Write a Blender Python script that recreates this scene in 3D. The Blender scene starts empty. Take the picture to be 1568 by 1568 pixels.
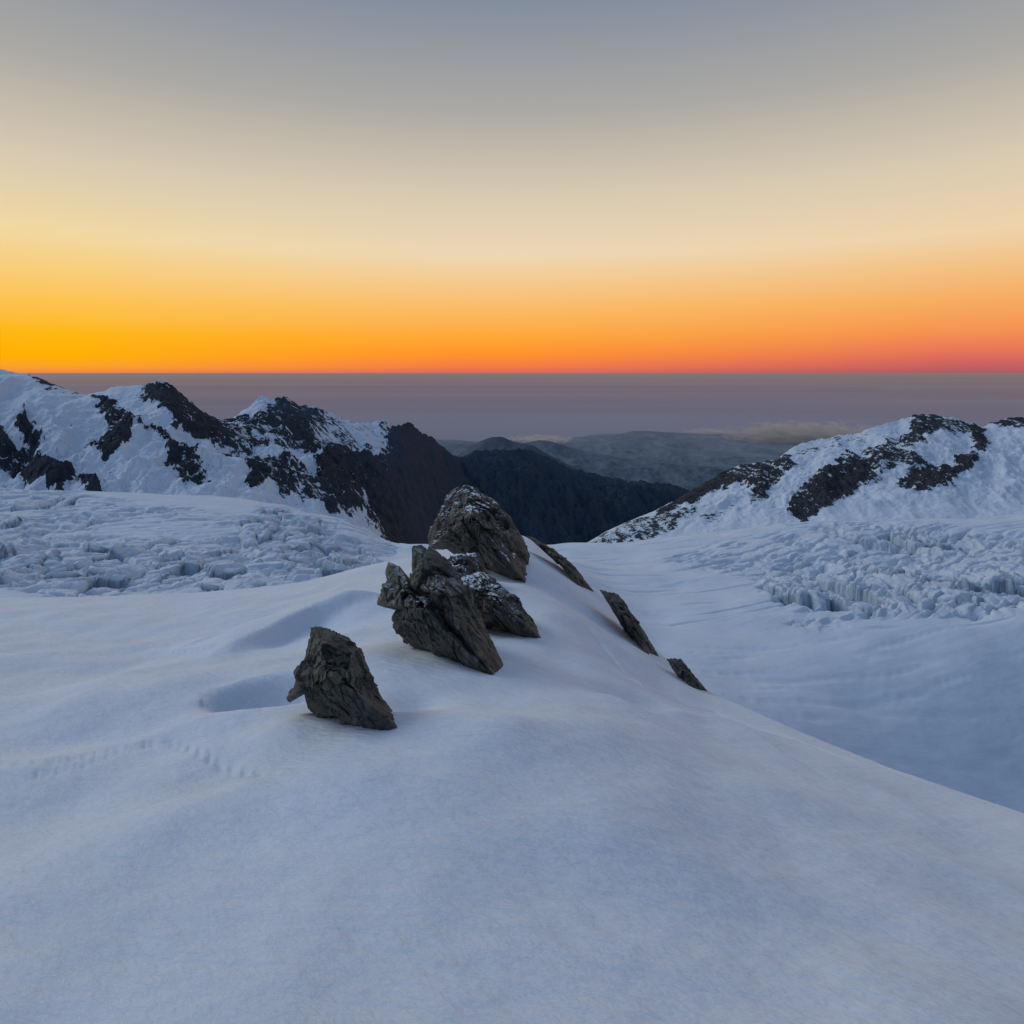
import bpy, math, random, bmesh
import numpy as np
from mathutils import Vector
random.seed(4); np.random.seed(4)
K=0.75/784.0     # tangent of bearing per image pixel (24 mm lens)
C0,H0=784.0,570.0  # straight-ahead bearing and horizon in image pixels

def lin(r,g,b):
    f=lambda c:(c/255/12.92) if c/255<=0.04045 else ((c/255+0.055)/1.055)**2.4
    return (f(r),f(g),f(b),1.0)

# ---------------------------------------------------------------- noise
rs=np.random.RandomState(11)
PERM=rs.permutation(256); PERM=np.concatenate([PERM,PERM,PERM])
G2=np.array([[math.cos(a),math.sin(a)] for a in np.linspace(0,2*math.pi,256,endpoint=False)])
G3=rs.normal(size=(256,3)); G3/=np.linalg.norm(G3,axis=1)[:,None]
def fade(t): return t*t*t*(t*(t*6-15)+10)
def n2(x,y):
    xi=np.floor(x).astype(np.int64); yi=np.floor(y).astype(np.int64)
    xf=x-xi; yf=y-yi; xi&=255; yi&=255
    u=fade(xf); v=fade(yf)
    def g(i,j):
        h=PERM[PERM[(xi+i)&255]+((yi+j)&255)]
        return G2[h,0]*(xf-i)+G2[h,1]*(yf-j)
    a=g(0,0)*(1-u)+g(1,0)*u; b=g(0,1)*(1-u)+g(1,1)*u
    return (a*(1-v)+b*v)*1.4
def n3(p):
    pi=np.floor(p).astype(np.int64); f=p-pi; pi&=255; u=fade(f)
    out=0
    for i in (0,1):
        for j in (0,1):
            for k in (0,1):
                h=PERM[PERM[PERM[(pi[:,0]+i)&255]+((pi[:,1]+j)&255)]+((pi[:,2]+k)&255)]
                d=(G3[h]*(f-np.array([i,j,k]))).sum(1)
                w=(u[:,0] if i else 1-u[:,0])*(u[:,1] if j else 1-u[:,1])*(u[:,2] if k else 1-u[:,2])
                out=out+d*w
    return out*1.5
def fbm2(x,y,o=5,g=0.5):
    s=0;a=1;t=0
    for i in range(o):
        s=s+a*n2(x*2**i+17.3*i,y*2**i-9.1*i); t+=a; a*=g
    return s/t
def rid2(x,y,o=5,g=0.5):
    s=0;a=1;t=0
    for i in range(o):
        s=s+a*(1-2*np.abs(n2(x*2**i+7.3*i,y*2**i-3.1*i))); t+=a; a*=g
    return s/t
def vor2(x,y,jit=0.9):
    xi=np.floor(x).astype(np.int64); yi=np.floor(y).astype(np.int64)
    f1=np.full(x.shape,9.0); f2=np.full(x.shape,9.0); hid=np.zeros(x.shape); dx=np.zeros(x.shape); dy=np.zeros(x.shape)
    for i in (-1,0,1):
        for j in (-1,0,1):
            h=PERM[PERM[(xi+i)&255]+((yi+j)&255)]; h2=PERM[h+57]; h3=PERM[h+101]
            cx=xi+i+0.5+jit*(h/255-0.5); cy=yi+j+0.5+jit*(h2/255-0.5)
            d=np.hypot(cx-x,cy-y)
            c=d<f1
            f2=np.where(c,f1,np.minimum(f2,d)); hid=np.where(c,h3/255,hid); f1=np.where(c,d,f1)
            dx=np.where(c,x-cx,dx); dy=np.where(c,y-cy,dy)
    return f1,f2,hid,dx,dy
def vor3(p):
    pi=np.floor(p).astype(np.int64)
    N=len(p); f1=np.full(N,9.0); f2=np.full(N,9.0); hid=np.zeros(N,dtype=np.int64); cc=np.zeros((N,3))
    for i in (-1,0,1):
        for j in (-1,0,1):
            for k in (-1,0,1):
                h=PERM[PERM[PERM[(pi[:,0]+i)&255]+((pi[:,1]+j)&255)]+((pi[:,2]+k)&255)]
                c=pi+np.array([i,j,k])+0.1+0.8*np.stack([h/255,PERM[h+31]/255,PERM[h+77]/255],1)
                d=np.linalg.norm(c-p,axis=1)
                m=d<f1
                f2=np.where(m,f1,np.minimum(f2,d)); hid=np.where(m,h,hid); cc[m]=c[m]; f1=np.where(m,d,f1)
    return f1,f2,hid,cc
def sstep(a,b,x):
    t=np.clip((x-a)/(b-a),0,1); return t*t*(3-2*t)

# ---------------------------------------------------------------- mesh helpers
def grid_mesh(name,X,Y,Z,mat,attrs={},smooth=True,wrap=False):
    nr,nc=X.shape
    co=np.stack([X,Y,Z],-1).reshape(-1,3).astype(np.float32)
    idx=np.arange(nr*nc).reshape(nr,nc)
    if wrap: idx=np.concatenate([idx,idx[:,:1]],1)
    q=np.stack([idx[:-1,:-1],idx[:-1,1:],idx[1:,1:],idx[1:,:-1]],-1).reshape(-1,4)
    me=bpy.data.meshes.new(name)
    me.vertices.add(len(co)); me.vertices.foreach_set('co',co.ravel())
    me.loops.add(q.size); me.loops.foreach_set('vertex_index',q.ravel().astype(np.int32))
    me.polygons.add(len(q)); me.polygons.foreach_set('loop_start',(np.arange(len(q))*4).astype(np.int32))
    me.polygons.foreach_set('loop_total',np.full(len(q),4,dtype=np.int32))
    me.update(calc_edges=True)
    me.polygons.foreach_set('use_smooth',np.full(len(me.polygons),smooth))
    for k,v in attrs.items():
        a=me.attributes.new(k,'FLOAT','POINT'); a.data.foreach_set('value',v.reshape(-1).astype(np.float32))
    ob=bpy.data.objects.new(name,me); bpy.context.scene.collection.objects.link(ob)
    me.materials.append(mat)
    return ob
def smooth1(a,n):
    if n<2: return a
    k=np.hanning(n+2)[1:-1]; k/=k.sum()
    p=np.concatenate([np.full(n,a[0]),a,np.full(n,a[-1])])
    return np.convolve(p,k,'same')[n:-n]
def loft(rows,px,nseg,sm=1,curve=False,crest=None,csm=70,decay=0.13):
    """rows near->far, each list of (image x,image y,distance). Returns X,Y,Z,T grids"""
    D=[];Zs=[]
    for r in rows:
        r=sorted(r); a=np.array([q[0] for q in r]);b=np.array([q[1] for q in r]);c=np.array([q[2] for q in r])
        d=smooth1(np.interp(px,a,c),sm); p=smooth1(np.interp(px,a,b),sm)
        D.append(d); Zs.append((H0-p)*K*d)
    det=None
    if crest is not None:
        ds=smooth1(D[crest],csm); zs=smooth1(Zs[crest],csm); detD=D[crest]-ds; detZ=Zs[crest]-zs
        D[crest]=ds; Zs[crest]=zs; det=True
        for k in range(len(D)):
            if k!=crest: D[k]=smooth1(D[k],csm); Zs[k]=smooth1(Zs[k],csm)
    D=np.array(D);Zs=np.array(Zs)
    outD=[];outZ=[];T=[]
    n=len(rows)
    for s in range(n-1):
        ts=np.linspace(0,1,nseg[s],endpoint=(s==n-2))
        for t in ts:
            if curve:
                i0=max(s-1,0);i3=min(s+2,n-1)
                def cr(A): 
                    p0,p1,p2,p3=A[i0],A[s],A[s+1],A[i3]
                    return 0.5*((2*p1)+(-p0+p2)*t+(2*p0-5*p1+4*p2-p3)*t*t+(-p0+3*p1-3*p2+p3)*t**3)
                z=cr(Zs); d=D[s]*(1-t)+D[s+1]*t
            else:
                d=D[s]*(1-t)+D[s+1]*t; z=Zs[s]*(1-t)+Zs[s+1]*t
            if det:
                w=math.exp(-abs(s+t-crest)/decay); d=d+detD*w; z=z+detZ*w
            outD.append(d); outZ.append(z)
            T.append(np.full(px.shape,s+t))
    Y=np.array(outD);Z=np.array(outZ);T=np.array(T)
    X=(px[None,:]-C0)*K*Y
    return X,Y,Z,T
# mask rasteriser (map of outcrops and icefalls in image pixel coordinates)
MW,MH=2000,700; MX0,MY0=-200,500
gx,gy=np.meshgrid(np.arange(MW)+MX0,np.arange(MH)+MY0)
def poly_mask(poly):
    xs=[p[0] for p in poly]; ys=[p[1] for p in poly]
    x0=max(int(min(xs))-MX0-1,0);x1=min(int(max(xs))-MX0+2,MW);y0=max(int(min(ys))-MY0-1,0);y1=min(int(max(ys))-MY0+2,MH)
    sx=gx[y0:y1,x0:x1];sy=gy[y0:y1,x0:x1]; ins=np.zeros(sx.shape,bool)
    n=len(poly)
    for i in range(n):
        ax,ay=poly[i];bx,by=poly[(i+1)%n]
        if ay==by: continue
        c=((ay>sy)!=(by>sy))&(sx<(bx-ax)*(sy-ay)/(by-ay)+ax)
        ins^=c
    m=np.zeros((MH,MW),bool); m[y0:y1,x0:x1]=ins
    return m
def blur(a,n):
    k=np.hanning(n+2)[1:-1];k/=k.sum()
    a=np.apply_along_axis(lambda r:np.convolve(r,k,'same'),0,a)
    return np.apply_along_axis(lambda r:np.convolve(r,k,'same'),1,a)
def make_map(polys,bl=9):
    m=np.zeros((MH,MW))
    for w,p in polys: m=np.where(poly_mask(p),w,m)
    return blur(m,bl)
def sample(m,px,py):
    x=np.clip(px-MX0,0,MW-1.01); y=np.clip(py-MY0,0,MH-1.01)
    xi=x.astype(int);yi=y.astype(int);xf=x-xi;yf=y-yi
    return (m[yi,xi]*(1-xf)+m[yi,xi+1]*xf)*(1-yf)+(m[yi+1,xi]*(1-xf)+m[yi+1,xi+1]*xf)*yf

# ---------------------------------------------------------------- materials
def newmat(name):
    m=bpy.data.materials.new(name); m.use_nodes=True
    nt=m.node_tree; b=nt.nodes['Principled BSDF']
    return m,nt,b
def attr(nt,name):
    n=nt.nodes.new('ShaderNodeAttribute'); n.attribute_name=name; return n.outputs['Fac']
def ramp(nt,src,stops,interp='LINEAR'):
    r=nt.nodes.new('ShaderNodeValToRGB'); r.color_ramp.interpolation=interp
    e=r.color_ramp.elements
    while len(e)<len(stops): e.new(0.5)
    for i,(p,c) in enumerate(stops):
        e[i].position=p; e[i].color=c if len(c)==4 else (*c,1)
    nt.links.new(src,r.inputs[0]); return r
def math_(nt,op,a,b=None,c=None):
    n=nt.nodes.new('ShaderNodeMath'); n.operation=op
    for i,v in enumerate((a,b,c)):
        if v is None: continue
        if hasattr(v,'links'): nt.links.new(v,n.inputs[i])
        else: n.inputs[i].default_value=v
    return n.outputs[0]
def mixc(nt,f,a,b,bt='MIX'):
    n=nt.nodes.new('ShaderNodeMix'); n.data_type='RGBA'; n.blend_type=bt
    for i,v in ((0,f),(6,a),(7,b)):
        if hasattr(v,'links'): nt.links.new(v,n.inputs[i])
        else: n.inputs[i].default_value=v
    return n.outputs[2]
def mapping(nt,vec,scale=(1,1,1),rot=(0,0,0)):
    mp=nt.nodes.new('ShaderNodeMapping'); mp.inputs['Scale'].default_value=scale; mp.inputs['Rotation'].default_value=rot
    nt.links.new(vec,mp.inputs['Vector']); return mp.outputs[0]
def pos(nt,scale=(1,1,1),rot=(0,0,0)):
    g=nt.nodes.new('ShaderNodeNewGeometry')
    return mapping(nt,mapping(nt,g.outputs['Position'],(1,1,1),rot),scale)
def noise(nt,vec,scale,detail=6,rough=0.55,dist=0):
    n=nt.nodes.new('ShaderNodeTexNoise'); n.inputs['Scale'].default_value=scale
    n.inputs['Detail'].default_value=detail; n.inputs['Roughness'].default_value=rough; n.inputs['Distortion'].default_value=dist
    nt.links.new(vec,n.inputs['Vector']); return n.outputs['Fac']
def bump(nt,h,strength,dist,b,prev=None):
    n=nt.nodes.new('ShaderNodeBump'); n.inputs['Distance'].default_value=dist
    if hasattr(strength,'links'): nt.links.new(strength,n.inputs['Strength'])
    else: n.inputs['Strength'].default_value=strength
    nt.links.new(h,n.inputs['Height'])
    if prev is not None: nt.links.new(prev,n.inputs['Normal'])
    if b is not None: nt.links.new(n.outputs[0],b.inputs['Normal'])
    return n.outputs[0]
SNOW=(0.74,0.77,0.80,1)
def mat_near_snow():
    m,nt,b=newmat('snow_near')
    v=pos(nt)
    n1=noise(nt,v,0.12,4); c=ramp(nt,n1,[(0.3,(0.66,0.70,0.73,1)),(0.7,(0.74,0.77,0.80,1))])
    nt.links.new(c.outputs[0],b.inputs['Base Color']); b.inputs['Roughness'].default_value=0.75
    b.inputs['Specular IOR Level'].default_value=0.15
    v2=pos(nt,(1,3.2,1),(0,0,0.5))
    h1=noise(nt,v2,0.5,5,0.6); h2=noise(nt,v,6,3,0.6)
    p=bump(nt,h1,0.5,0.6,None); bump(nt,h2,0.2,0.06,b,p)
    return m
def mat_glacier():
    m,nt,b=newmat('glacier_ice_and_snow')
    v=pos(nt); a=attr(nt,'ice'); s=attr(nt,'serac')
    n1=noise(nt,v,0.02,4); snow=ramp(nt,n1,[(0.3,(0.60,0.655,0.70,1)),(0.7,(0.70,0.74,0.775,1))]).outputs[0]
    ice=ramp(nt,a,[(0.0,(0.62,0.69,0.74,1)),(0.5,(0.39,0.49,0.55,1)),(1.0,(0.15,0.19,0.225,1))]).outputs[0]
    f=math_(nt,'MINIMUM',math_(nt,'MULTIPLY',a,1.4),1.0)
    col=mixc(nt,f,snow,ice)
    dn=noise(nt,v,0.035,6,0.7); df=ramp(nt,dn,[(0.52,(0,0,0,1)),(0.72,(1,1,1,1))]).outputs[0]
    df=math_(nt,'MULTIPLY',df,math_(nt,'MULTIPLY',s,0.5))
    col=mixc(nt,df,col,(0.34,0.39,0.42,1))
    nt.links.new(col,b.inputs['Base Color']); b.inputs['Roughness'].default_value=0.7; b.inputs['Specular IOR Level'].default_value=0.15
    h=noise(nt,v,0.10,6,0.6); v3=pos(nt,(1,3.5,1),(0,0,-0.35)); h3=noise(nt,v3,0.02,4,0.5)
    p=bump(nt,h3,0.25,6,None)
    bump(nt,h,math_(nt,'ADD',math_(nt,'MULTIPLY',s,0.6),0.035),5,b,p)
    return m
def mat_mountain(name,rockd,rockl,sc=1.0,sharp=0.10):
    m,nt,b=newmat(name)
    v=pos(nt); a=attr(nt,'rock')
    vs=pos(nt,(1,1,0.55),(0,0.55,0))
    nn=noise(nt,vs,0.06*sc,7,0.74); nn=math_(nt,'MULTIPLY',math_(nt,'SUBTRACT',nn,0.5),3.1)
    f=math_(nt,'ADD',a,nn)
    f=ramp(nt,f,[(0.5-sharp/2,(0,0,0,1)),(0.5+sharp/2,(1,1,1,1))]).outputs[0]
    rn=noise(nt,vs,0.06*sc,6,0.7); rock=ramp(nt,rn,[(0.32,rockd),(0.68,rockl)]).outputs[0]
    sn=noise(nt,v,0.01*sc,4,0.5); snow=ramp(nt,sn,[(0.3,(0.61,0.66,0.705,1)),(0.7,(0.72,0.755,0.79,1))]).outputs[0]
    # blue air haze painted into the rock colour of distant bare slopes
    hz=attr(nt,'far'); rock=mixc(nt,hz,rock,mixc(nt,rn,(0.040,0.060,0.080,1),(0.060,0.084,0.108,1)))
    col=mixc(nt,f,snow,rock); nt.links.new(col,b.inputs['Base Color'])
    b.inputs['Roughness'].default_value=0.9; b.inputs['Specular IOR Level'].default_value=0.08
    h=noise(nt,vs,0.06*sc,7,0.68)
    bump(nt,h,math_(nt,'ADD',math_(nt,'MULTIPLY',f,0.7),0.24),14/sc,b)
    return m
def mat_haze_hill(name,c1,c2,sc):  # hill colours hold painted air haze, paler with distance
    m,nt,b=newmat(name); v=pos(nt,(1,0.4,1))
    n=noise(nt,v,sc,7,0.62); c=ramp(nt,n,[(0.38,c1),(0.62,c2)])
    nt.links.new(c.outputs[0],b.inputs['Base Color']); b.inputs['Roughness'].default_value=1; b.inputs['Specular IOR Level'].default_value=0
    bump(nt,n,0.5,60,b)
    return m
def mat_rock():
    m,nt,b=newmat('schist_rock')
    st=pos(nt,(1,1,0.55),(0,0.53,0)); v=pos(nt)
    n1=noise(nt,st,0.9,8,0.70,0.0); nl=noise(nt,v,0.3,4); n3_=noise(nt,st,4.5,6,0.72)
    base=ramp(nt,n1,[(0.32,(0.018,0.017,0.016,1)),(0.46,(0.055,0.050,0.043,1)),(0.58,(0.115,0.105,0.090,1)),(0.74,(0.27,0.255,0.225,1))]).outputs[0]
    lich=ramp(nt,n3_,[(0.36,(0.030,0.034,0.022,1)),(0.70,(0.22,0.228,0.155,1))]).outputs[0]
    lf=ramp(nt,nl,[(0.42,(0,0,0,1)),(0.62,(0.7,0.7,0.7,1))]).outputs[0]
    col=mixc(nt,lf,base,lich)
    rust=ramp(nt,noise(nt,v,0.8,5,0.6),[(0.54,(0,0,0,1)),(0.70,(0.55,0.55,0.55,1))]).outputs[0]
    col=mixc(nt,rust,col,(0.115,0.072,0.048,1))
    g=nt.nodes.new('ShaderNodeNewGeometry'); sp=nt.nodes.new('ShaderNodeSeparateXYZ'); nt.links.new(g.outputs['Normal'],sp.inputs[0])
    s=math_(nt,'ADD',sp.outputs[2],math_(nt,'MULTIPLY',math_(nt,'SUBTRACT',noise(nt,v,0.6,3,0.5),0.5),1.3))
    sf=ramp(nt,s,[(0.92,(0,0,0,1)),(0.95,(1,1,1,1))]).outputs[0]
    sf=math_(nt,'MULTIPLY',sf,attr(nt,'snowy'))
    col=mixc(nt,sf,col,SNOW)
    nt.links.new(col,b.inputs['Base Color']); b.inputs['Roughness'].default_value=0.75; b.inputs['Specular IOR Level'].default_value=0.35
    p=bump(nt,n1,0.6,0.3,None); bump(nt,n3_,0.6,0.10,b,p)
    return m

# ---------------------------------------------------------------- near snow ridge
LIP=[(-900,940,160),(-400,925,150),(0,915,132),(160,913,130),(300,907,126),(400,899,122),(470,890,120),(560,866,124),(600,858,127),(640,850,130),(700,832,138),
     (760,815,142),(800,818,140),(850,852,128),(910,904,114),(1010,1001,92),(1080,1057,78),(1200,1110,66),(1360,1176,55),(1568,1246,46),(1900,1335,38),(2400,1420,32)]
lp=np.array(LIP,float)
fine=np.arange(-900,2401,1.0)
lipy=smooth1(np.interp(fine,lp[:,0],lp[:,1]),50); lipd=smooth1(np.interp(fine,lp[:,0],lp[:,2]),60)
lipz=(H0-lipy)*K*lipd
lipd_s=smooth1(lipd,900); lipz_s=smooth1(lipz,900)
D0=9.0; Z0=-15.5
def base_z(px,d):
    dl=np.interp(px,fine,lipd); zl=np.interp(px,fine,lipz)
    f=sstep(0.25,0.97,d/dl)
    de=np.interp(px,fine,lipd_s)*(1-f)+dl*f; ze=np.interp(px,fine,lipz_s)*(1-f)+zl*f
    return Z0+(ze-Z0)*(d-D0)/(de-D0),dl
def solve(zf,px,py):
    ds=np.linspace(11,170,4000); z=zf(np.full(ds.shape,float(px)),ds); r=(H0-py)*K*ds
    k=int(np.argmax(r<=z)); return ds[k] if k>0 else float(np.interp(px,fine,lipd))
def ptlin(px,py):
    d=solve(lambda a,b:base_z(a,b)[0],px,py); return (px-C0)*K*d,d
def seg_dist(x,y,pts):
    best=np.full(x.shape,1e9); side=np.zeros(x.shape); al=np.zeros(x.shape); L=0
    for (ax,ay),(bx,by) in zip(pts[:-1],pts[1:]):
        vx,vy=bx-ax,by-ay; l=math.hypot(vx,vy)
        t=np.clip(((x-ax)*vx+(y-ay)*vy)/(l*l),0,1)
        d=np.hypot(x-ax-t*vx,y-ay-t*vy); c=d<best
        side=np.where(c,np.sign(vx*(y-ay)-vy*(x-ax)),side); al=np.where(c,L+t*l,al); best=np.where(c,d,best); L+=l
    return best,side,al,L
SC=[ # hollows / mounds : px,py,rx,ry,h
 (385,1108,5.5,1.6,0.6),(350,1000,6,4,0.6),(640,1085,1.8,2.2,-1.0),(470,1130,4,2,0.45),(560,935,4,6,0.9),(700,1075,5,3,0.45),
 (840,960,4,8,0.9),(200,1060,9,6,0.6),(900,1150,13,5,1.2),(960,1060,6,5,-1.0),(120,960,16,9,-1.2),(430,945,12,6,-0.9),(100,1130,9,3,-0.7),(1150,1130,6,4,0.5),(300,1250,8,3,0.7),(700,1350,7,3,-0.5)]
SCW=[(*ptlin(a,b),c,d,e) for a,b,c,d,e in SC]
SX,SY=ptlin(418,1074)
WR=[ptlin(a,b) for a,b in [(290,1012),(345,999),(420,972),(480,951),(540,935),(600,922)]]
WR2=[ptlin(a,b) for a,b in [(760,1040),(835,1057),(920,1074),(1020,1092),(1120,1112),(1240,1146)]]
TR1=[ptlin(a,b) for a,b in [(60,1180),(120,1168),(170,1150),(230,1134),(265,1132),(300,1150),(350,1173),(420,1200)]]
TR2=[ptlin(a,b) for a,b in [(230,1136),(170,1140),(90,1165),(0,1170),(-60,1172)]]
LN=[[ptlin(a,b) for a,b in L] for L in ([(-200,1005),(0,1000),(150,998),(300,986),(380,970)],[(-200,1068),(0,1059),(130,1047),(230,1030)],
    [(0,975),(200,970),(350,958)],[(160,928),(300,918),(440,900)],[(900,960),(980,1040),(1100,1090),(1300,1165)])]
def near_z(px,d):
    z,dl=base_z(px,d); x=(px-C0)*K*d; y=d
    over=d-dl; fd=sstep(0,-0.25,over/dl)
    z=z-np.where(over>0,0.55*np.sqrt(np.maximum(over,0)**2+9)-0.55*3+0.3*over,0)
    bz=0
    for cx,cy,rx,ry,h in SCW: bz=bz+h*np.exp(-((x-cx)/rx)**2-((y-cy)/ry)**2)
    # wind scoop beside the boulder: bowl with a steep back wall
    uu=(x-SX+0.25*(y-SY))/3.7; vv=(y-SY)/np.where(y>SY,2.2,3.2)
    bz=bz-3.3*np.exp(-(uu*uu+vv*vv)**1.5)+0.6*np.exp(-((np.hypot(uu,vv)-1.35)/0.35)**2)*(y>SY-0.5)*np.exp(-uu*uu*0.4)
    for P_,hh,w1,w2,sg in ((WR,2.2,8,1.6,1),(WR2,0.6,1.6,6,1)):
        dd,s,al,L=seg_dist(x,y,P_); tp=sstep(0,0.35*L,al)*sstep(L,L*0.75,al)
        bz=bz+tp*hh*np.where(s*sg>0,np.exp(-(dd/w1)**2),np.exp(-(dd/w2)**2))
    bz=bz+(fbm2(x/26+3,y/20,3)*2.0)*(0.35+0.65*fd)+0.25*fbm2(x/6,y/9,2)
    return z+bz*(0.12+0.88*fd)
def snow_depth(px,py): return solve(near_z,px,py)
px=np.arange(-520,2150,3.0)
NR=460
t=np.linspace(0,1,NR)
dl=np.interp(px,fine,lipd)
R=D0-4+(dl[None,:]*1.9-D0+4)*(t[:,None]**1.25)
PX=np.broadcast_to(px[None,:],R.shape)
Zn=near_z(PX,R); Xn=(PX-C0)*K*R; Yn=R
for T_ in (TR1,TR2):
    dd,s,al,L=seg_dist(Xn,Yn,T_); step=0.5+0.5*np.sin(al*4.6+1.2*np.sign(s)+1.5*n2(al/3,al*0)) 
    Zn=Zn-0.17*np.exp(-((dd-0.13)/0.15)**2)*step-0.04*np.exp(-(dd/0.5)**2)
for P_ in LN:
    dd,s,al,L=seg_dist(Xn+0.8*n2(Xn/9,Yn/9),Yn,P_); Zn=Zn-0.24*np.exp(-(dd/0.28)**2)*(0.7+0.8*n2(al/4,al*0))
Zn=Zn+0.045*rid2((Xn*0.8+Yn*0.6)/7,(Xn*0.6-Yn*0.8)/2.2,3)
NEAR=mat_near_snow()
grid_mesh('snow_ridge',Xn,Yn,Zn,NEAR)

# ---------------------------------------------------------------- glacier
ICE=[(0.5,[(-200,735),(0,742),(90,745),(180,765),(330,785),(430,775),(560,810),(615,842),(545,884),(350,902),(200,908),(-200,900)]),
     (0.2,[(150,790),(300,795),(380,800),(300,840),(150,830)]),
     (0.95,[(385,785),(450,778),(530,815),(590,866),(530,885),(440,884),(380,840)]),(1.0,[(250,840),(360,835),(385,906),(270,910)]),
     (0.9,[(-200,812),(0,818),(110,830),(180,850),(260,845),(260,902),(60,902),(-200,902)]),
     (0.65,[(-200,740),(0,745),(110,750),(120,790),(-200,790)]),
     (0.42,[(1000,860),(1100,835),(1180,818),(1250,801),(1420,798),(1520,812),(1800,815),(1800,880),(1180,890),(1090,880)]),
     (0.7,[(1220,815),(1330,806),(1480,812),(1510,835),(1400,850),(1260,845)]),
     (0.8,[(1165,885),(1250,865),(1400,872),(1568,885),(1800,890),(1800,930),(1568,930),(1500,955),(1400,945),(1250,950),(1185,920)]),
     (1.0,[(1210,895),(1290,880),(1420,888),(1560,897),(1800,900),(1800,920),(1560,922),(1440,940),(1340,925),(1240,930)])]
icem=make_map(ICE,45)
px=np.arange(-260,1860,2.2)
rows=[[(-400,1010,400),(600,1000,420),(800,1000,400),(1000,1120,440),(1250,1200,450),(1568,1300,470),(2000,1350,470)],
 [(-400,920,600),(0,908,600),(300,905,600),(540,888,650),(620,868,800),(880,868,800),(1000,958,680),(1250,960,660),(1568,960,660),(2000,960,660)],
 [(-400,840,850),(0,830,850),(300,850,850),(450,842,900),(600,855,1050),(700,855,1000),(880,852,950),(1000,880,850),(1250,872,850),(1568,868,850),(2000,860,850)],
 [(-400,710,1300),(0,748,1350),(200,757,1350),(330,764,1350),(420,775,1350),(480,790,1350),(540,803,1320),(600,838,1300),(640,848,1200),(860,844,1100),(885,839,1100),(960,836,1150),(1100,815,1150),(1250,800,1150),(1400,797,1150),(1568,790,1150),(2000,780,1150)],
 [(-400,790,1600),(600,960,1500),(900,960,1300),(1300,900,1400),(2000,860,1400)]]
X,Y,Z,T=loft(rows,px,[60,200,230,20],40,True)
PXg=C0+X/Y/K; PYg=H0-Z/Y/K
w=n2(X/60,Y/60); w2=n2(X/80+5,Y/80)
sm=sample(icem,PXg+w*34,PYg+w2*12)
left=(PXg<750)
wx=X+10*n2(X/50,Y/50)+3*n2(X/13,Y/13); wy=Y+16*n2(X/55+9,Y/55)+4*n2(X/14+3,Y/14)
def blocks(cx,cy,rot):
    c,s=math.cos(rot),math.sin(rot)
    f1,f2,h,dx,dy=vor2((wx*c+wy*s)/cx,(-wx*s+wy*c)/cy); e=f2-f1
    ga=(h*7.3%1-0.5); gb=(h*13.7%1-0.5)
    return h-0.5+1.5*(ga*dx+gb*dy),e,h
a1,e1,h1=blocks(30,58,0.35); a2,e2,h2=blocks(13,24,-0.2)
den=fbm2(X/110,Y/150,3)
sm2=np.clip(sm*(1+1.2*den),0,1); hard=sstep(0.3,0.85,sm2)
amp=np.where(left,9.5,11.0)
cut1=(1-sstep(0,0.14,e1)); cut2=(1-sstep(0,0.14,e2))
Z2=Z+hard*amp*(a1*1.3-cut1*0.45)+sm2*amp*(0.42*a2-0.12*cut2)+sm2*1.6*fbm2(X/9,Y/9,3)
cr=rid2((X*0.9+0.45*Y)/80,(Y*0.9-0.45*X)/24,3); q=sstep(0.5,0.8,cr)*sstep(0.05,0.5,sm)
Z2=Z2-q*5
# gentle crevasse ripples on the open ice to the right
ri=rid2((X+0.25*Y)/260,(Y-0.25*X)/26,2)
Z2=Z2-sstep(0.72,0.95,ri)*1.3*(1-sstep(0.1,0.4,sm))*(PXg>850)
Z2=Z2+fbm2(X/200,Y/150,3)*9+fbm2(X/50,Y/50,4)*1.6
ice=np.clip(hard*(0.65*cut1+0.45*cut2*(h2>0.4))+0.5*q*np.clip(n2(X/50,Y/50)+0.4,0,1),0,1)
GL=mat_glacier()
grid_mesh('glacier',X,Y,Z2,GL,{'ice':ice,'serac':sm2})

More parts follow.
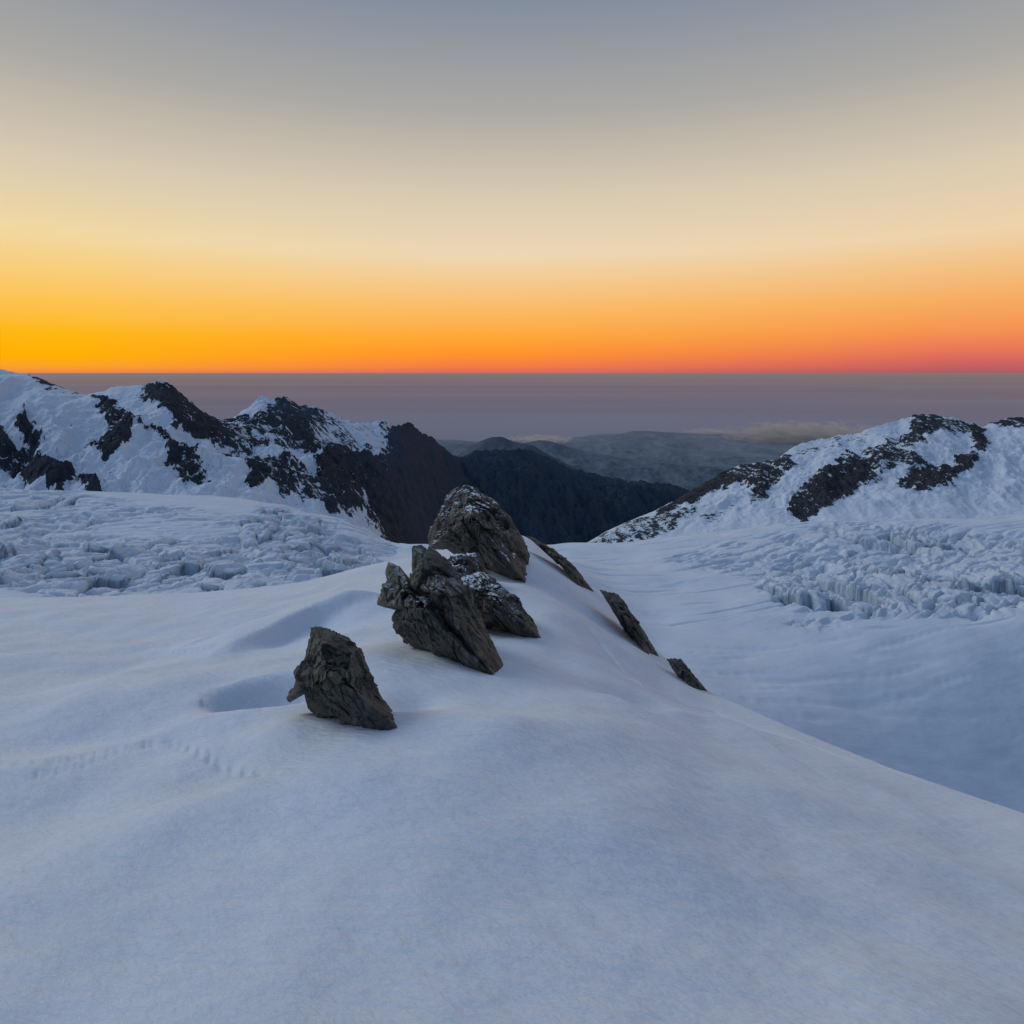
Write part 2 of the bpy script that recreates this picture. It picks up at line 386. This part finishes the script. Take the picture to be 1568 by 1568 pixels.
# ---------------------------------------------------------------- snowy mountains (left)
ROCK=[
 (0.85,[(48,574),(75,580),(108,595),(130,604),(100,604),(60,592)]),
 (0.72,[(228,582),(265,582),(290,610),(330,635),(352,665),(345,696),(300,682),(268,662),(258,640),(240,625),(215,612)]),
 (0.72,[(138,606),(165,612),(195,640),(203,665),(195,702),(168,716),(138,698),(128,670),(150,662),(165,650),(146,630)]),
 (0.68,[(160,606),(200,640),(240,665),(262,684),(300,715),(322,745),(318,754),(270,744),(246,728),(262,700),(225,668),(190,640)]),
 (0.85,[(-200,600),(-60,630),(0,665),(30,690),(75,718),(108,733),(100,765),(60,745),(20,730),(0,718),(-200,700)]),
 (0.85,[(118,736),(145,752),(168,779),(140,777),(122,755)]),
 (0.8,[(28,638),(48,652),(68,700),(50,700),(31,672)]),
 (0.53,[(345,645),(375,640),(400,632),(415,614),(440,610),(475,622),(500,633),(545,652),(575,652),(600,640),(600,690),(560,695),(500,705),(480,690),(430,688),(380,700),(330,695)]),
 (0.70,[(430,612),(478,657),(505,700),(475,700),(440,668),(418,640)]),
 (0.05,[(372,640),(400,606),(412,610),(402,640)]),
 (0.75,[(468,620),(502,630),(492,655),(472,645)]),
 (0.2,[(515,645),(590,650),(588,690),(550,680)]),
 (0.54,[(380,700),(430,710),(480,735),(540,765),(600,800),(560,800),(500,790),(480,770),(430,765),(380,755)]),
 (0.85,[(395,712),(408,730),(395,760),(376,745)]),
 (0.82,[(592,650),(605,650),(630,640),(660,650),(660,860),(612,845),(595,832),(560,800),(500,765),(478,735),(490,705),(530,700),(570,705),(592,690)]),
 (1.3,[(615,640),(630,640),(660,650),(700,670),(1200,670),(1200,1100),(640,1100),(625,860),(570,775),(590,730),(610,690)]),
]
rockm=make_map(ROCK,12)
SER=make_map([(1,[(0,640),(30,630),(60,660),(110,700),(130,650),(130,740),(100,735),(40,700),(0,670)]),(0.8,[(240,675),(300,680),(345,700),(370,760),(320,760),(280,700)]),(0.6,[(520,790),(600,800),(610,850),(540,830)]),(0.7,[(0,735),(130,745),(230,750),(230,800),(0,800)])],31)
px=np.arange(-350,1140,1.8)
crest=[(-420,480,1700),(-200,535,1750),(0,566,1800),(50,577,1800),(90,593,1800),(130,606,1800),(160,602,1800),(168,596,1800),(185,593,1800),(220,591,1800),(245,584,1800),(262,590,1810),(280,607,1830),(300,628,1850),(322,641,1880),
 (345,648,1950),(360,639,2000),(385,622,2050),(403,606,2100),(415,614,2110),(425,611,2120),(440,612,2150),(460,626,2180),(478,622,2200),(495,629,2220),(520,640,2280),(545,651,2330),(570,650,2380),(590,642,2400),(603,656,2450),(628,648,2550),(645,665,2700),(665,674,2900),(692,700,3200),
 (708,703,3300),(728,691,3350),(760,690,3400),(800,688,3450),(830,699,3550),(870,717,3650),(920,729,3700),(960,738,3750),(1030,742,3850),(1055,752,3900),(1160,800,4000)]
mid=[(-420,640,1450),(-200,670,1480),(0,690,1520),(160,700,1500),(330,705,1600),(480,722,1800),(600,745,2050),(660,770,2500),(700,780,2900),(850,790,3200),(1000,795,3500),(1160,830,3700)]
base=[(-420,765,1290),(0,790,1300),(330,795,1330),(480,818,1400),(540,830,1450),(610,862,1700),(700,885,2600),(850,885,2900),(1000,860,3200),(1160,860,3300)]
back=[(a,b+130,c*1.22) for a,b,c in crest]
X,Y,Z,T=loft([base,mid,crest,back],px,[160,220,40],3,crest=2)
env=np.interp(T,[0,0.4,1,1.7,2,2.3,3],[0.25,0.9,1.0,0.6,0.12,0.5,1])
big=1+0.9*sstep(2300,3400,Y)
U=X+0.35*Y+30*n2(X/120,Y/120); V=Y-0.35*X+40*n2(X/120+8,Y/120)
A=rid2(U/230+2,V/360,6,0.54)
B=fbm2(X/75,Y/90,5,0.6)
nearc=np.exp(-np.abs(T-2)/0.1)*sstep(190,300,C0+X/Y/K)
Z2=Z+env*big*(60*(A-0.25)+28*B)+nearc*(14*rid2(X/45,Y/45,4,0.65)-6)
PXg=C0+X/Y/K; PYg=H0-Z/Y/K
wn=fbm2(X/55,Y/80,5,0.68)*26; wn2=fbm2(X/50+40,Y/70,5,0.68)*22
rk=sample(rockm,PXg+wn,PYg+wn2)
rk=rk+0.6*(A-0.35)*sstep(0.1,0.45,rk)
sr_=sample(SER,PXg+wn,PYg+wn2)
f1,f2,h,dx,dy=vor2(X/20+0.2*n2(X/9,Y/9),Y/30)
Z2=Z2+sstep(0.35,0.7,rk)*env*big*(12*rid2(X/34,Y/60,4,0.6))+sr_*11*(h-0.5+ (h*7.3%1-0.5)*dx-0.5*(1-sstep(0,0.15,f2-f1)))
ML=mat_mountain('mountain_snow_rock',(0.022,0.026,0.033,1),(0.070,0.078,0.088,1),1.0)
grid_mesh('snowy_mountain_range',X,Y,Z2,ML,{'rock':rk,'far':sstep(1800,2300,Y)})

# ---------------------------------------------------------------- right mountain
ROCKR=[
 (1.3,[(1000,790),(1030,762),(1070,739),(1105,720),(1125,708),(1130,722),(1100,742),(1075,765),(1030,778)]),
 (0.7,[(1118,712),(1150,704),(1200,698),(1215,712),(1195,740),(1165,770),(1148,784),(1160,755),(1135,740),(1105,750)]),
 (0.5,[(1205,792),(1215,765),(1260,722),(1310,690),(1350,684),(1400,650),(1410,632),(1450,636),(1490,650),(1520,685),(1495,712),(1445,757),(1400,757),(1370,742),(1395,715),(1340,735),(1290,765),(1235,797)]),
 (0.82,[(1205,792),(1215,765),(1262,727),(1330,700),(1370,705),(1330,728),(1285,765),(1235,797)]),
 (0.78,[(1390,728),(1440,720),(1480,705),(1495,715),(1450,755),(1400,755),(1375,742)]),
 (0.08,[(1430,662),(1480,668),(1490,695),(1440,712),(1400,700),(1415,675)]),
 (0.75,[(1395,632),(1440,630),(1445,650),(1415,675),(1400,665)]),
 (0.82,[(1488,648),(1500,652),(1518,683),(1500,690),(1486,668)]),
 (0.8,[(1508,645),(1545,634),(1600,634),(1600,657),(1530,658)]),
 (0.42,[(885,840),(960,795),(1100,772),(1050,800),(980,838)]),
 (0.34,[(1040,810),(1110,780),(1130,775),(1100,800)]),
 (0.34,[(1215,690),(1290,668),(1350,655),(1300,685),(1230,705)]),
]
rmr=make_map(ROCKR,11)
px=np.arange(845,2100,1.7)
crest=[(845,870,1120),(880,846,1180),(890,836,1200),(925,815,1230),(960,799,1260),(1000,783,1310),(1030,768,1350),(1070,745,1400),(1105,724,1430),(1125,715,1450),(1160,709,1450),(1190,705,1450),(1202,695,1465),(1215,683,1480),(1250,674,1490),(1300,666,1500),(1330,658,1510),(1350,651,1520),(1380,642,1540),(1400,637,1550),(1440,636,1550),(1475,643,1550),(1490,648,1550),(1502,655,1550),(1520,648,1560),(1545,641,1570),(1568,641,1570),(1700,632,1580),(2150,590,1580)]
mid=[(a,b+ (k*0.48),1070+(c-1070)*0.45) for (a,b,c),k in zip(crest,[max(830-q[1],6) for q in crest])]
base=[(845,890,1060),(960,855,1060),(1100,838,1060),(1250,822,1060),(1568,815,1060),(2150,810,1060)]
back=[(a,b+140,c*1.2) for a,b,c in crest]
X,Y,Z,T=loft([base,mid,crest,back],px,[140,200,40],4,crest=2)
env=np.interp(T,[0,0.4,1,1.7,2,2.3,3],[0.1,0.4,0.9,0.6,0.13,0.5,1])
env=env*sstep(845,1200,px)[None,:]*0.9+env*0.1
U=X-0.6*Y+15*n2(X/60,Y/60); V=Y+0.5*X+15*n2(X/60+5,Y/60)
A=rid2(U/120+2,V/240,6,0.52); B=fbm2(X/45,Y/60,5,0.6)
nearc=np.exp(-np.abs(T-2)/0.1)*sstep(900,1250,C0+X/Y/K)
Z2=Z+env*(24*(A-0.25)+13*B)+nearc*(7*rid2(X/34,Y/34,4,0.62)-3)
PXg=C0+X/Y/K; PYg=H0-Z/Y/K
wn=fbm2(X/35,Y/50,5,0.68)*22; wn2=fbm2(X/35+40,Y/50,5,0.68)*17
rk=sample(rmr,PXg+wn,PYg+wn2)
st=rid2((X*0.55+Z*0.9)/14,(X*0.9-Z*0.5)/70,3)
rk=rk+0.5*(st-0.35)*sstep(0.15,0.5,rk)
Z2=Z2+sstep(0.4,0.7,rk)*env*(9*rid2(X/20,Y/34,4,0.6))
MR=mat_mountain('mountain_snow_rock_near',(0.024,0.026,0.030,1),(0.086,0.088,0.090,1),1.5)
grid_mesh('snowy_mountain',X,Y,Z2,MR,{'rock':rk,'far':np.zeros(X.shape)})

# ---------------------------------------------------------------- far hills
def hill(name,crest,d,mat,amp,sc=1.0):
    px=np.arange(crest[0][0],crest[-1][0],2.0)
    cr=[(a,b,d) for a,b in crest]
    bs=[(a,H0+1012/(d*0.78)/K,d*0.78) for a,b in crest]
    bk=[(a,H0+1012/(d*1.15)/K,d*1.15) for a,b in crest]
    X,Y,Z,T=loft([bs,cr,bk],px,[110,24],7)
    env=np.interp(T,[0,0.15,0.8,1,1.3,2],[0,0.8,1,0.12,0.6,0])
    Z=Z+env*amp*(rid2((X+0.3*Y)/(700*sc),(Y-0.3*X)/(900*sc),6,0.55)-0.15)
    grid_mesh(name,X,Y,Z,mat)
hill('hills',[(560,745),(640,722),(690,706),(715,688),(735,676),(752,670),(768,669),(785,677),(815,683),(840,697),(870,712),(900,722),(930,732),(1000,742),(1100,748),(1200,745)],5000,mat_haze_hill('forest_hills',(0.085,0.103,0.124,1),(0.118,0.138,0.160,1),0.004),110)
hill('hills',[(560,705),(650,684),(700,680),(740,684),(800,680),(825,674),(850,678),(870,684),(900,692),(950,702),(1000,708),(1060,714),(1150,718),(1250,712),(1300,715)],6200,mat_haze_hill('valley_hills',(0.125,0.144,0.168,1),(0.175,0.195,0.220,1),0.003),110)
hill('hills',[(560,690),(650,673),(700,674),(740,680),(800,682),(850,680),(900,676),(960,675),(1000,682),(1060,690),(1150,694),(1300,698),(1402,704)],7400,mat_haze_hill('plain_hills',(0.165,0.182,0.204,1),(0.225,0.24,0.26,1),0.0025),60)
hill('hills',[(560,680),(650,673),(720,676),(800,676),(850,672),(900,668),(960,666),(1000,670),(1060,676),(1150,682),(1300,688),(1402,694)],8600,mat_haze_hill('hazy_hills',(0.19,0.20,0.22,1),(0.26,0.265,0.285,1),0.0025),45)
hill('hills',[(900,674),(950,665),(968,660),(985,660),(1040,663),(1100,667),(1180,674),(1260,684),(1400,690),(1600,690)],9800,mat_haze_hill('hazy_far_hills',(0.21,0.205,0.225,1),(0.265,0.26,0.28,1),0.0015),30)

# ---------------------------------------------------------------- sea
m,nt,b=newmat('sea_painted_haze')
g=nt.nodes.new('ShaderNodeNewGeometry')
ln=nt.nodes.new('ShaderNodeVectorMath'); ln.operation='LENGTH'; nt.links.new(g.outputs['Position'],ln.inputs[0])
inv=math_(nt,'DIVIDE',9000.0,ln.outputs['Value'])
base=ramp(nt,inv,[(0.0,(0.55,0.31,0.27,1)),(0.15,(0.50,0.33,0.31,1)),(0.35,(0.46,0.34,0.34,1)),(0.7,(0.41,0.36,0.37,1)),(1,(0.37,0.36,0.37,1))]).outputs[0]  # haze and warm horizon glow painted into the sea colour by distance
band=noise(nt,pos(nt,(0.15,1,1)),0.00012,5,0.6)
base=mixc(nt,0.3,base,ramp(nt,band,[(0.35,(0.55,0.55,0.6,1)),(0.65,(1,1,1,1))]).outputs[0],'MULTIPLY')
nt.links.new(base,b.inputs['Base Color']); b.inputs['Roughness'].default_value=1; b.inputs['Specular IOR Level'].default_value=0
gl=nt.nodes.new('ShaderNodeBsdfGlossy'); gl.inputs['Roughness'].default_value=0.3
mx=nt.nodes.new('ShaderNodeMixShader')
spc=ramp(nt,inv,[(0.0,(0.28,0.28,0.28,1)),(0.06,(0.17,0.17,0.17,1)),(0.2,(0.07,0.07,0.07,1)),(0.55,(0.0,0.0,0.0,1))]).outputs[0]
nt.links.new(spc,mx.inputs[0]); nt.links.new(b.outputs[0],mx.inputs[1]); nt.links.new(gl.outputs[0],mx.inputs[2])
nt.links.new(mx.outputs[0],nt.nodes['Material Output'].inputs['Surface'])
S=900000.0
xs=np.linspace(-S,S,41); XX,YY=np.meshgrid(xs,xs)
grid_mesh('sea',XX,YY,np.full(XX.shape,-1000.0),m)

# ---------------------------------------------------------------- clouds (real volumes over the coast)
def cloud(px_,py_,d,rx,ry,rz,dens,scl):
    m=bpy.data.materials.new('cloud_vapour'); m.use_nodes=True; nt=m.node_tree
    nt.nodes.remove(nt.nodes['Principled BSDF']); out=nt.nodes['Material Output']
    vs=nt.nodes.new('ShaderNodeVolumeScatter'); vs.inputs['Color'].default_value=(1.0,0.95,0.94,1); vs.inputs['Anisotropy'].default_value=0.45
    tc=nt.nodes.new('ShaderNodeTexCoord'); ln=nt.nodes.new('ShaderNodeVectorMath'); ln.operation='LENGTH'; nt.links.new(tc.outputs['Object'],ln.inputs[0])
    v=pos(nt,(1,0.6,2.6)); n=noise(nt,v,scl,5,0.62)
    s=math_(nt,'MULTIPLY',math_(nt,'SUBTRACT',n,0.47),4.5)
    s=math_(nt,'SUBTRACT',math_(nt,'ADD',s,0.42),math_(nt,'MULTIPLY',math_(nt,'POWER',ln.outputs['Value'],2.0),1.1))
    s=math_(nt,'MULTIPLY',math_(nt,'MINIMUM',math_(nt,'MAXIMUM',s,0.0),0.7),dens)
    nt.links.new(s,vs.inputs['Density']); nt.links.new(vs.outputs[0],out.inputs['Volume'])
    bm=bmesh.new(); bmesh.ops.create_icosphere(bm,subdivisions=4,radius=1)
    me=bpy.data.meshes.new('cloud'); bm.to_mesh(me); bm.free(); me.materials.append(m)
    o=bpy.data.objects.new('cloud',me); bpy.context.scene.collection.objects.link(o)
    o.location=((px_-C0)*K*d,d,(H0-py_)*K*d); o.scale=(rx,ry,rz)
cloud(1235,667,9300,1350,900,220,0.007,0.0055)
cloud(828,673,8100,480,400,60,0.009,0.009)
cloud(1085,661,10300,420,400,60,0.006,0.008)

# ---------------------------------------------------------------- near rocks
ROCKM=mat_rock()
def rock(outl,c,basept,thick,lean=0.7,amp=1.0,name='rock_outcrop',seed=0,snowy=0.0,cell=1.0,M=360,RR=130):
    d0=snow_depth(*basept)
    o=np.array(outl,float); cl=np.vstack([o,o[:1]])
    seg=np.hypot(*np.diff(cl,axis=0).T); L=np.concatenate([[0],np.cumsum(seg)])
    s=np.linspace(0,L[-1],M,endpoint=False)
    ox=np.interp(s,L,cl[:,0]); oy=np.interp(s,L,cl[:,1])
    c=np.array(c,float)
    size=(o[:,1].max()-o[:,1].min())*K*d0; wid=(o[:,0].max()-o[:,0].min())*K*d0
    e=np.zeros(M)
    for i in range(0,M,5):
        e[i]=snow_depth(ox[i],oy[i])-(d0+(basept[1]-oy[i])*K*d0*lean)
    e=np.interp(np.arange(M),np.arange(0,M,5),e[::5])
    low=sstep(-0.05,0.35,(oy-c[1])/(oy.max()-c[1]+1e-6))
    e=np.clip(e,-0.3*size,0.45*size)*low+0.02*size*low
    tt=np.linspace(-0.998,0.998,RR); sg=-np.sign(tt); aa=1-np.abs(tt)
    r=np.clip(aa,0,1)**0.85; f=sg*(0.62*(1-r)+0.38*np.sqrt(np.maximum(1-r*r,0)))
    r=r[:,None]; f=f[:,None]
    P=c[0]+r*(ox-c[0])[None,:]; Q=c[1]+r*(oy-c[1])[None,:]
    Yd=d0+(basept[1]-Q)*K*d0*lean - f*thick*1.25*min(size,wid)+e[None,:]*r**2.5
    X=(P-C0)*K*Yd; Z=(H0-Q)*K*Yd
    p=np.stack([X,Yd,Z],-1).reshape(-1,3)
    ctr=p.mean(0); dirn=p-ctr; dirn/=np.linalg.norm(dirn,axis=1)[:,None]
    e1_=np.array([0.50,0.1,-0.86]); e1_/=np.linalg.norm(e1_); e2_=np.array([0.86,0.0,0.50]); e3_=np.cross(e1_,e2_)
    F=np.stack([p@e1_,p@e2_,p@e3_],1)+seed*13.7
    sc=size/7.0*cell
    wq=np.stack([n3(F/(2*sc)),n3(F/(2*sc)+31),n3(F/(2*sc)+57)],1)*0.05
    disp=0
    for k,(cs,am) in enumerate(((2.0,0.50),(1.0,0.36),(0.42,0.14))):
        q=F/(np.array([1.35,0.85,1.1])*cs*sc)+wq+k*7
        f1,f2,hid,cc=vor3(q)
        g=G3[hid]; fac=((q-cc)*g).sum(1)
        disp=disp+am*sc*(1.5*fac+(hid/255-0.5)*1.0 -0.18*(1-sstep(0,0.05,f2-f1)))
    disp=disp+0.025*sc*n3(F/(0.25*sc))
    rim=np.repeat(0.45+0.55*np.abs(tt),M).reshape(-1)
    p=p+dirn*(disp*amp*rim)[:,None]
    p=p.reshape(RR,M,3)
    return grid_mesh(name,p[...,0],p[...,1],p[...,2],ROCKM,{'snowy':np.full(RR*M,snowy)},smooth=False,wrap=True)
def join(obs,name):
    for o in bpy.context.selected_objects: o.select_set(False)
    for o in obs: o.select_set(True)
    bpy.context.view_layer.objects.active=obs[0]; bpy.ops.object.join(); obs[0].name=name; return obs[0]
rock([(483,960),(510,967),(535,978),(557,990),(557,1015),(572,1038),(582,1062),(599,1088),(612,1118),(590,1120),(560,1114),(520,1104),(490,1100),(472,1084),(466,1060),(448,1074),(440,1068),(454,1045),(460,1020),(468,1000),(474,975)],(508,1035),(540,1105),0.42,0.5,amp=0.85,name='rock_boulder',seed=1)
ob=[rock([(597,863),(614,870),(629,888),(660,885),(690,900),(710,930),(730,965),(748,1000),(757,1036),(720,1024),(680,1006),(640,994),(606,968),(600,948),(607,935),(582,927),(584,900)],(640,930),(680,1004),0.45,0.8,amp=0.9,seed=2,snowy=0.4),
 rock([(628,865),(630,840),(646,836),(660,843),(682,860),(704,882),(722,913),(738,945),(752,975),(770,1016),(757,1036),(735,1020),(705,1000),(665,970),(640,925),(626,895)],(668,905),(752,1030),0.42,0.9,amp=0.85,seed=3,snowy=0.2),
 rock([(690,892),(735,874),(765,893),(792,915),(815,950),(830,978),(800,975),(760,962),(725,960),(695,930)],(752,915),(800,975),0.45,0.9,seed=4,snowy=0.9),
 rock([(690,754),(712,742),(728,748),(745,759),(764,773),(784,799),(805,833),(810,852),(805,892),(775,886),(748,874),(735,858),(715,866),(700,850),(684,842),(656,840),(662,808),(676,775)],(722,790),(775,884),0.45,0.75,amp=0.8,seed=5,snowy=1.0),
 rock([(650,868),(700,850),(735,846),(752,885),(735,918),(680,912)],(702,872),(712,908),0.5,0.8,seed=6,snowy=1.0,M=260,RR=90)]
join(ob,'rock_pinnacle')
for k,(o,c,bp) in enumerate([
 ([(808,822),(822,826),(850,843),(880,868),(910,906),(885,897),(858,866),(830,842)],(858,860),(885,893)),
 ([(920,905),(946,909),(966,938),(987,968),(1009,1005),(990,1001),(957,965),(932,926)],(962,950),(990,998)),
 ([(1020,1008),(1042,1009),(1063,1034),(1084,1059),(1060,1054),(1034,1032)],(1050,1032),(1060,1050))]):
    rock(o,c,bp,0.4,0.8,seed=7+k,cell=0.8,M=260,RR=90)

# ---------------------------------------------------------------- world
w=bpy.data.worlds.new('World'); bpy.context.scene.world=w; w.use_nodes=True
nt=w.node_tree; bg=nt.nodes['Background']
tc=nt.nodes.new('ShaderNodeTexCoord'); sp=nt.nodes.new('ShaderNodeSeparateXYZ'); nt.links.new(tc.outputs['Generated'],sp.inputs[0])
el=math_(nt,'MAXIMUM',sp.outputs[2],0.0)
L=lambda *c:lin(*c)
def sky(st): return ramp(nt,el,[(p,L(*c)) for p,c in st]).outputs[0]
up=[(0.25,(216,202,178)),(0.36,(170,168,164)),(0.52,(112,130,156)),(1.0,(108,134,174))]
sl=sky([(0,(232,138,70)),(0.006,(252,160,40)),(0.02,(255,176,0)),(0.05,(255,184,20)),(0.09,(253,196,84)),(0.135,(247,208,132)),(0.17,(240,216,162))]+up)
sc=sky([(0,(214,108,92)),(0.008,(246,122,68)),(0.025,(255,146,44)),(0.05,(255,166,54)),(0.09,(251,186,98)),(0.135,(244,203,146)),(0.17,(237,214,180))]+up)
sr=sky([(0,(170,94,98)),(0.012,(208,100,94)),(0.03,(234,122,86)),(0.055,(246,150,82)),(0.09,(246,174,98)),(0.135,(242,196,138)),(0.17,(238,211,172))]+up)
az=math_(nt,'DIVIDE',sp.outputs[0],math_(nt,'MAXIMUM',math_(nt,'ABSOLUTE',sp.outputs[1]),0.05))
f1=ramp(nt,math_(nt,'MULTIPLY_ADD',az,0.5,0.5),[(0.18,(0,0,0,1)),(0.46,(1,1,1,1))]).outputs[0]
f2=ramp(nt,math_(nt,'MULTIPLY_ADD',az,0.5,0.5),[(0.5,(0,0,0,1)),(0.82,(1,1,1,1))]).outputs[0]
front=mixc(nt,f2,mixc(nt,f1,sl,sc),sr)
backc=sky([(0,(90,106,140)),(0.1,(112,122,150)),(0.25,(120,140,174)),(0.5,(113,139,176)),(0.75,(108,134,174)),(1.0,(108,134,174))])
fb=ramp(nt,math_(nt,'MULTIPLY_ADD',sp.outputs[1],0.5,0.5),[(0.38,(0,0,0,1)),(0.72,(1,1,1,1))]).outputs[0]
nt.links.new(mixc(nt,fb,backc,front),bg.inputs[0]); bg.inputs[1].default_value=1.0

sd=bpy.data.lights.new('skylight_fill','SUN'); sd.energy=0.9; sd.angle=math.radians(22); sd.color=(0.86,0.93,1.0)  # added cool fill standing in for skylight; the sun itself has set
so=bpy.data.objects.new('skylight_fill',sd); bpy.context.scene.collection.objects.link(so)
so.rotation_euler=Vector((0.82,-0.34,-0.56)).to_track_quat('-Z','Y').to_euler()

cam=bpy.data.cameras.new('camera'); co=bpy.data.objects.new('camera',cam); bpy.context.scene.collection.objects.link(co)
co.rotation_euler=(math.radians(90),0,0); cam.sensor_width=36; cam.lens=24; cam.shift_y=-214/1568; cam.clip_start=0.5; cam.clip_end=3e6
sc_=bpy.context.scene; sc_.camera=co
sc_.view_settings.view_transform='Standard'; sc_.view_settings.look='None'; sc_.view_settings.exposure=0
